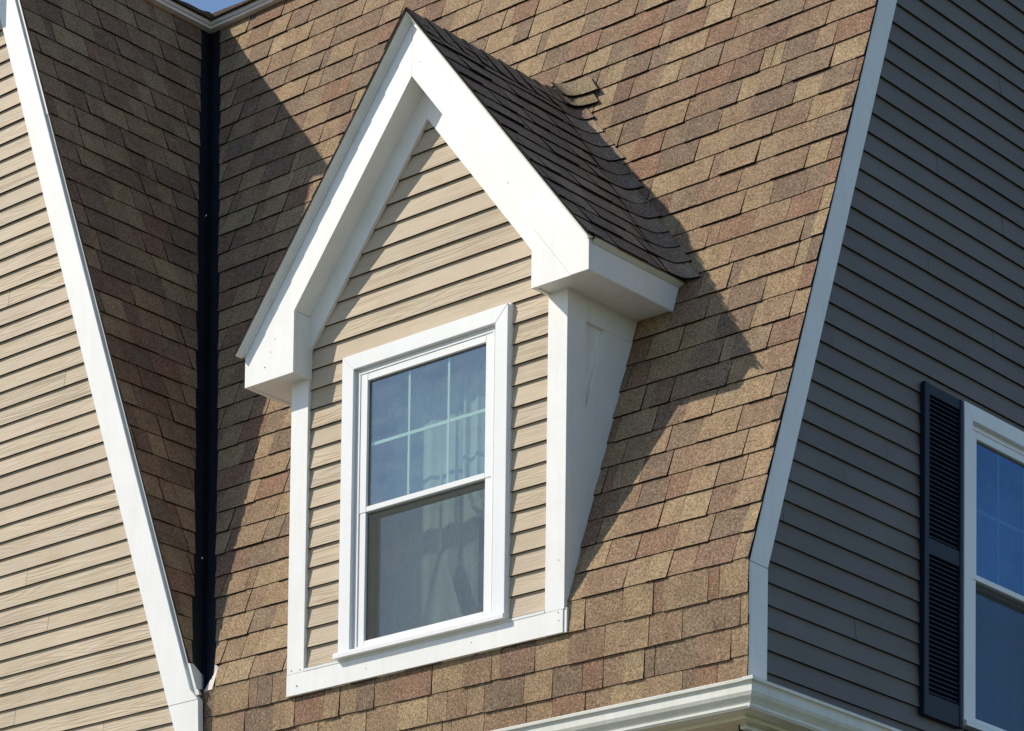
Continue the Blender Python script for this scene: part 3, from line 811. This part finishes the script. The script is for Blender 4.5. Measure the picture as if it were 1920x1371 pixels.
# ---- curtains
def curtain(name, label, x0, x1, z0, z1, yb, amp, folds, tie=None, tf=None, seed=1):
    random.seed(seed); nx, nz = 60, 26; vs = []; fs = []
    ph = random.uniform(0, 6)
    for j in range(nz+1):
        v = j/nz; z = z1-(z1-z0)*v
        for i in range(nx+1):
            u = i/nx; x = x0+(x1-x0)*u
            if tie:
                tx, tz, wd = tie
                k = math.exp(-((z-tz)/.16)**2) if z > tz else max(0, 1-(tz-z)*.4)
                k = max(k, math.exp(-((z-tz)/.16)**2))
                x = x*(1-k*.8)+(tx+(u-.5)*wd)*k*.8
            y = yb+amp*(math.sin(u*folds*2*math.pi+ph+.5*math.sin(v*3))+.35*math.sin(u*folds*4.7*math.pi+1.3+v))*(.6+.4*v)
            p = (x, y, z); vs.append(p if tf is None else tf(p))
    for j in range(nz):
        for i in range(nx):
            a = j*(nx+1)+i; fs.append((a, a+nx+1, a+nx+2, a+1))
    o = obj(name, MB().add(vs, fs), CURT, None, smooth=True)
    return tag(o, label, 'curtain')
curtain('curtain', 'pale curtain hanging across the left and middle of the dormer window', -.50, .20, .02, 1.60, .20, .006, 5, seed=2)
curtain('curtain', 'pale curtain gathered at the right side of the dormer window', .12, .55, .02, 1.60, .17, .010, 5, tie=(.47, .60, .10), seed=5)
random.seed(3); vs_ = []; fs_ = []; nu, nv = 40, 20
for j in range(nv+1):
    v = j/nv; z = .60-.58*v
    for i in range(nu+1):
        u = i/nu; wv = .03+.40*v**.9
        vs_.append((.01+(u-.45)*wv, .135+.02*v*math.sin(u*9.5)+.012*math.sin(u*4+v), z))
for j in range(nv):
    for i in range(nu): a = j*(nu+1)+i; fs_.append((a, a+nu+1, a+nu+2, a+1))
tag(obj('cloth', MB().add(vs_, fs_).box((.000, .134, .60), (.012, .139, 1.0)), CURT, None), 'pale cloth fanning out from its cord at the foot of the dormer window', 'cloth')
curtain('curtain', 'curtain drawn behind the shaded gable window', 0, 1, -.3, 1.5, 0, .02, 8, tf=lambda p: (XR-.26-p[1], 1.86+p[0]*1.1, p[2]), seed=9)

# ================================================================== SHUTTER
st = thing('shutter', 'dark navy louvered shutter beside the shaded gable window', 'shutter', (XR, 1.65, -.262))
SY0, SY1, SZ0, SZ1 = 1.474, 1.832, -.262, 1.376
def sbox(y0, y1, z0, z1, xa=.022, xb=-.006): return MB().box((XR+xb, y0, z0), (XR+xa, y1, z1))
sw = .044
obj('stile', sbox(SY0, SY0+sw, SZ0, SZ1), SHUT, st, bevel=.004)
obj('stile', sbox(SY1-sw+.012, SY1, SZ0, SZ1), SHUT, st, bevel=.004)
obj('rail', sbox(SY0+sw, SY1-sw+.012, SZ1-.055, SZ1-.002, .018), SHUT, st, bevel=.002)
obj('rail', sbox(SY0+sw, SY1-sw+.012, .535, .615, .018), SHUT, st, bevel=.002)
obj('rail', sbox(SY0+sw, SY1-sw+.012, SZ0+.002, SZ0+.112, .018), SHUT, st, bevel=.002)
obj('back_panel', sbox(SY0+sw, SY1-sw+.012, SZ0+.112, SZ1-.055, -.004, -.006), SHUT, st)
first = None
def slats(z0, z1):
    global first
    z = z0+.010
    while z < z1-.006:
        if first is None:
            m = MB(); ya, yb = SY0+sw+.0005, SY1-sw+.0115
            pr = [(XR-.003, z+.016), (XR-.003, z+.0195), (XR+.013, z+.0025), (XR+.013, z-.002)]
            m.add([(x, ya, zz) for x, zz in pr]+[(x, yb, zz) for x, zz in pr], [(0, 1, 2, 3), (7, 6, 5, 4), (0, 4, 5, 1), (1, 5, 6, 2), (2, 6, 7, 3), (3, 7, 4, 0)])
            first = obj('slat', m, SHUT, st); first['z0'] = z
            base = (first.location.copy(), z)
            slats.base = base
        else:
            o = bpy.data.objects.new('slat', first.data); link(o, st); o.location = slats.base[0]+Vector((0, 0, z-slats.base[1]))
        z += .0235
slats(.615, SZ1-.055); slats(SZ0+.112, .535)
sc2 = MB()
for (y, z) in ((SY0+.03, SZ1-.03), (SY1-.012, SZ1-.03), (SY0+.03, .60), (SY1-.012, .52), (SY0+.03, SZ0+.03), (SY1-.012, SZ0+.03)):
    sc2.add([(XR+.0235, y+.004*math.cos(a), z+.004*math.sin(a)) for a in [i*math.pi/3 for i in range(6)]], [tuple(range(6))])
obj('screw_head', sc2, DARK, st)
del first['z0']

# ================================================================== GUTTER
gt = thing('gutter', 'ivory gutter wrapping the house corner below the shingled wall', 'gutter', (2.0, -.1, -.6))
LZ = -.455; GX, GY = 2.078, -.173
# profile: (outward distance from lip, height) outward positive
prof = [(0, 0), (.004, -.004), (.003, -.016), (-.010, -.018), (-.014, -.028), (-.013, -.060), (-.020, -.078), (-.034, -.092), (-.042, -.104), (-.042, -.118), (-.046, -.125),
        (-.120, -.125), (-.120, .004), (-.117, .004), (-.117, -.121), (-.047, -.121), (-.039, -.116), (-.039, -.104), (-.031, -.091), (-.017, -.076), (-.010, -.060), (-.011, -.028), (-.008, -.020), (.0, -.012), (-.010, -.001)]
def gut_pts(end, axis):
    if axis == 'x': return [Vector((GX+o if end is None else end, GY-o, LZ+h)) for o, h in prof]
    return [Vector((GX+o, GY-o if end is None else end, LZ+h)) for o, h in prof]
n = len(prof)
def sweep(A, B):
    m = MB(); fs = [(i, i+n, (i+1) % n+n, (i+1) % n) for i in range(n)]
    return m.add(A+B, fs+[tuple(range(n)), tuple(range(2*n-1, n-1, -1))])
obj('front_length', sweep(gut_pts(-1.42, 'x'), gut_pts(None, 'x')), GUTTER, gt)
obj('side_length', sweep(gut_pts(None, 'y'), gut_pts(5.2, 'y')), GUTTER, gt)
# corner strip: sealed sleeve over the mitre
prof2 = prof[:12]
def sl_pts(end, axis, o2=.0025):
    r = []
    for o, h in prof2:
        o = o+o2
        hh = h*1.012+.002
        if axis == 'x': r.append(Vector((GX+o if end is None else end, GY-o, LZ+hh)))
        else: r.append(Vector((GX+o, GY-o if end is None else end, LZ+hh)))
    return r
n2 = len(prof2)
def sheet(A, B): return MB().add(A+B, [(i, i+n2, i+1+n2, i+1) for i in range(n2-1)])
cm = sheet(sl_pts(GX-.052, 'x'), sl_pts(None, 'x')); cm.join(sheet(sl_pts(None, 'y'), sl_pts(GY+.05, 'y')))
co = obj('corner_sleeve', cm, METALW, gt)
# fascia and soffit under the gutter
ev = thing('eave_soffit', 'cream soffit and fascia under the corner gutter', 'soffit', (1.5, .3, -.62))
obj('fascia', MB().box((-1.42, GY+.1205, -.60), (GX-.121, GY+.139, -.44)), SOFFIT, ev)
obj('fascia', MB().box((GX-.139, GY+.140, -.60), (GX-.121, 5.2, -.44)), SOFFIT, ev)
SZ = -.590
# frame strips then grooved panels
def hbox(x0, y0, x1, y1, z0, z1): return MB().box((x0, y0, z0), (x1, y1, z1))
obj('soffit_trim', hbox(-1.42, -.052, GX-.14, .00, SZ-.006, SZ+.008), SOFFIT, ev, bevel=.002)
obj('soffit_trim', hbox(GX-.19, .001, GX-.14, 5.2, SZ-.006, SZ+.008), SOFFIT, ev, bevel=.002)
x = -1.42
while x < GX-.20:
    obj('soffit_panel', hbox(x, .002, min(x+.098, GX-.2), .60, SZ, SZ+.006), SOFFIT, ev); x += .102
y = .61
while y < 5.0:
    obj('soffit_panel', hbox(GX-.75, y, GX-.192, y+.098, SZ, SZ+.006), SOFFIT, ev); y += .102
# lower storey walls
lwm = MB().box((-4.4, .45, GROUND), (1.55, .60, SZ+.02)).box((1.42, .601, GROUND), (1.55, 6.0, SZ+.02))
tag(obj('lower_wall', lwm, BEIGE, attrs=True), 'plain lower storey wall under the soffit and gutter', 'wall')

# house body so that no light leaks through from behind
bd = MB()
bd.box((-4.4, 5.6, -1.0), (XR-.1, 5.7, 6.2))
bd.box((-4.5, .1, -1.2), (-4.4, 5.7, 5.3))
tag(obj('rear_wall', bd, BEIGE, attrs=True), 'beige rear wall of the house, hidden behind the roofs', 'wall')

sc.render.engine = 'CYCLES'
sc.cycles.max_bounces = 8; sc.cycles.diffuse_bounces = 4; sc.cycles.glossy_bounces = 3; sc.cycles.transparent_max_bounces = 12
sc.cycles.use_denoising = True

for o in (roof, band, wing, lw, rw, dm, gt, ev, st): o['kind'] = 'thing'
for o in C.objects:
    if o.parent is None and o.name.startswith(('lower_wall', 'rear_wall')): o['kind'] = 'thing'
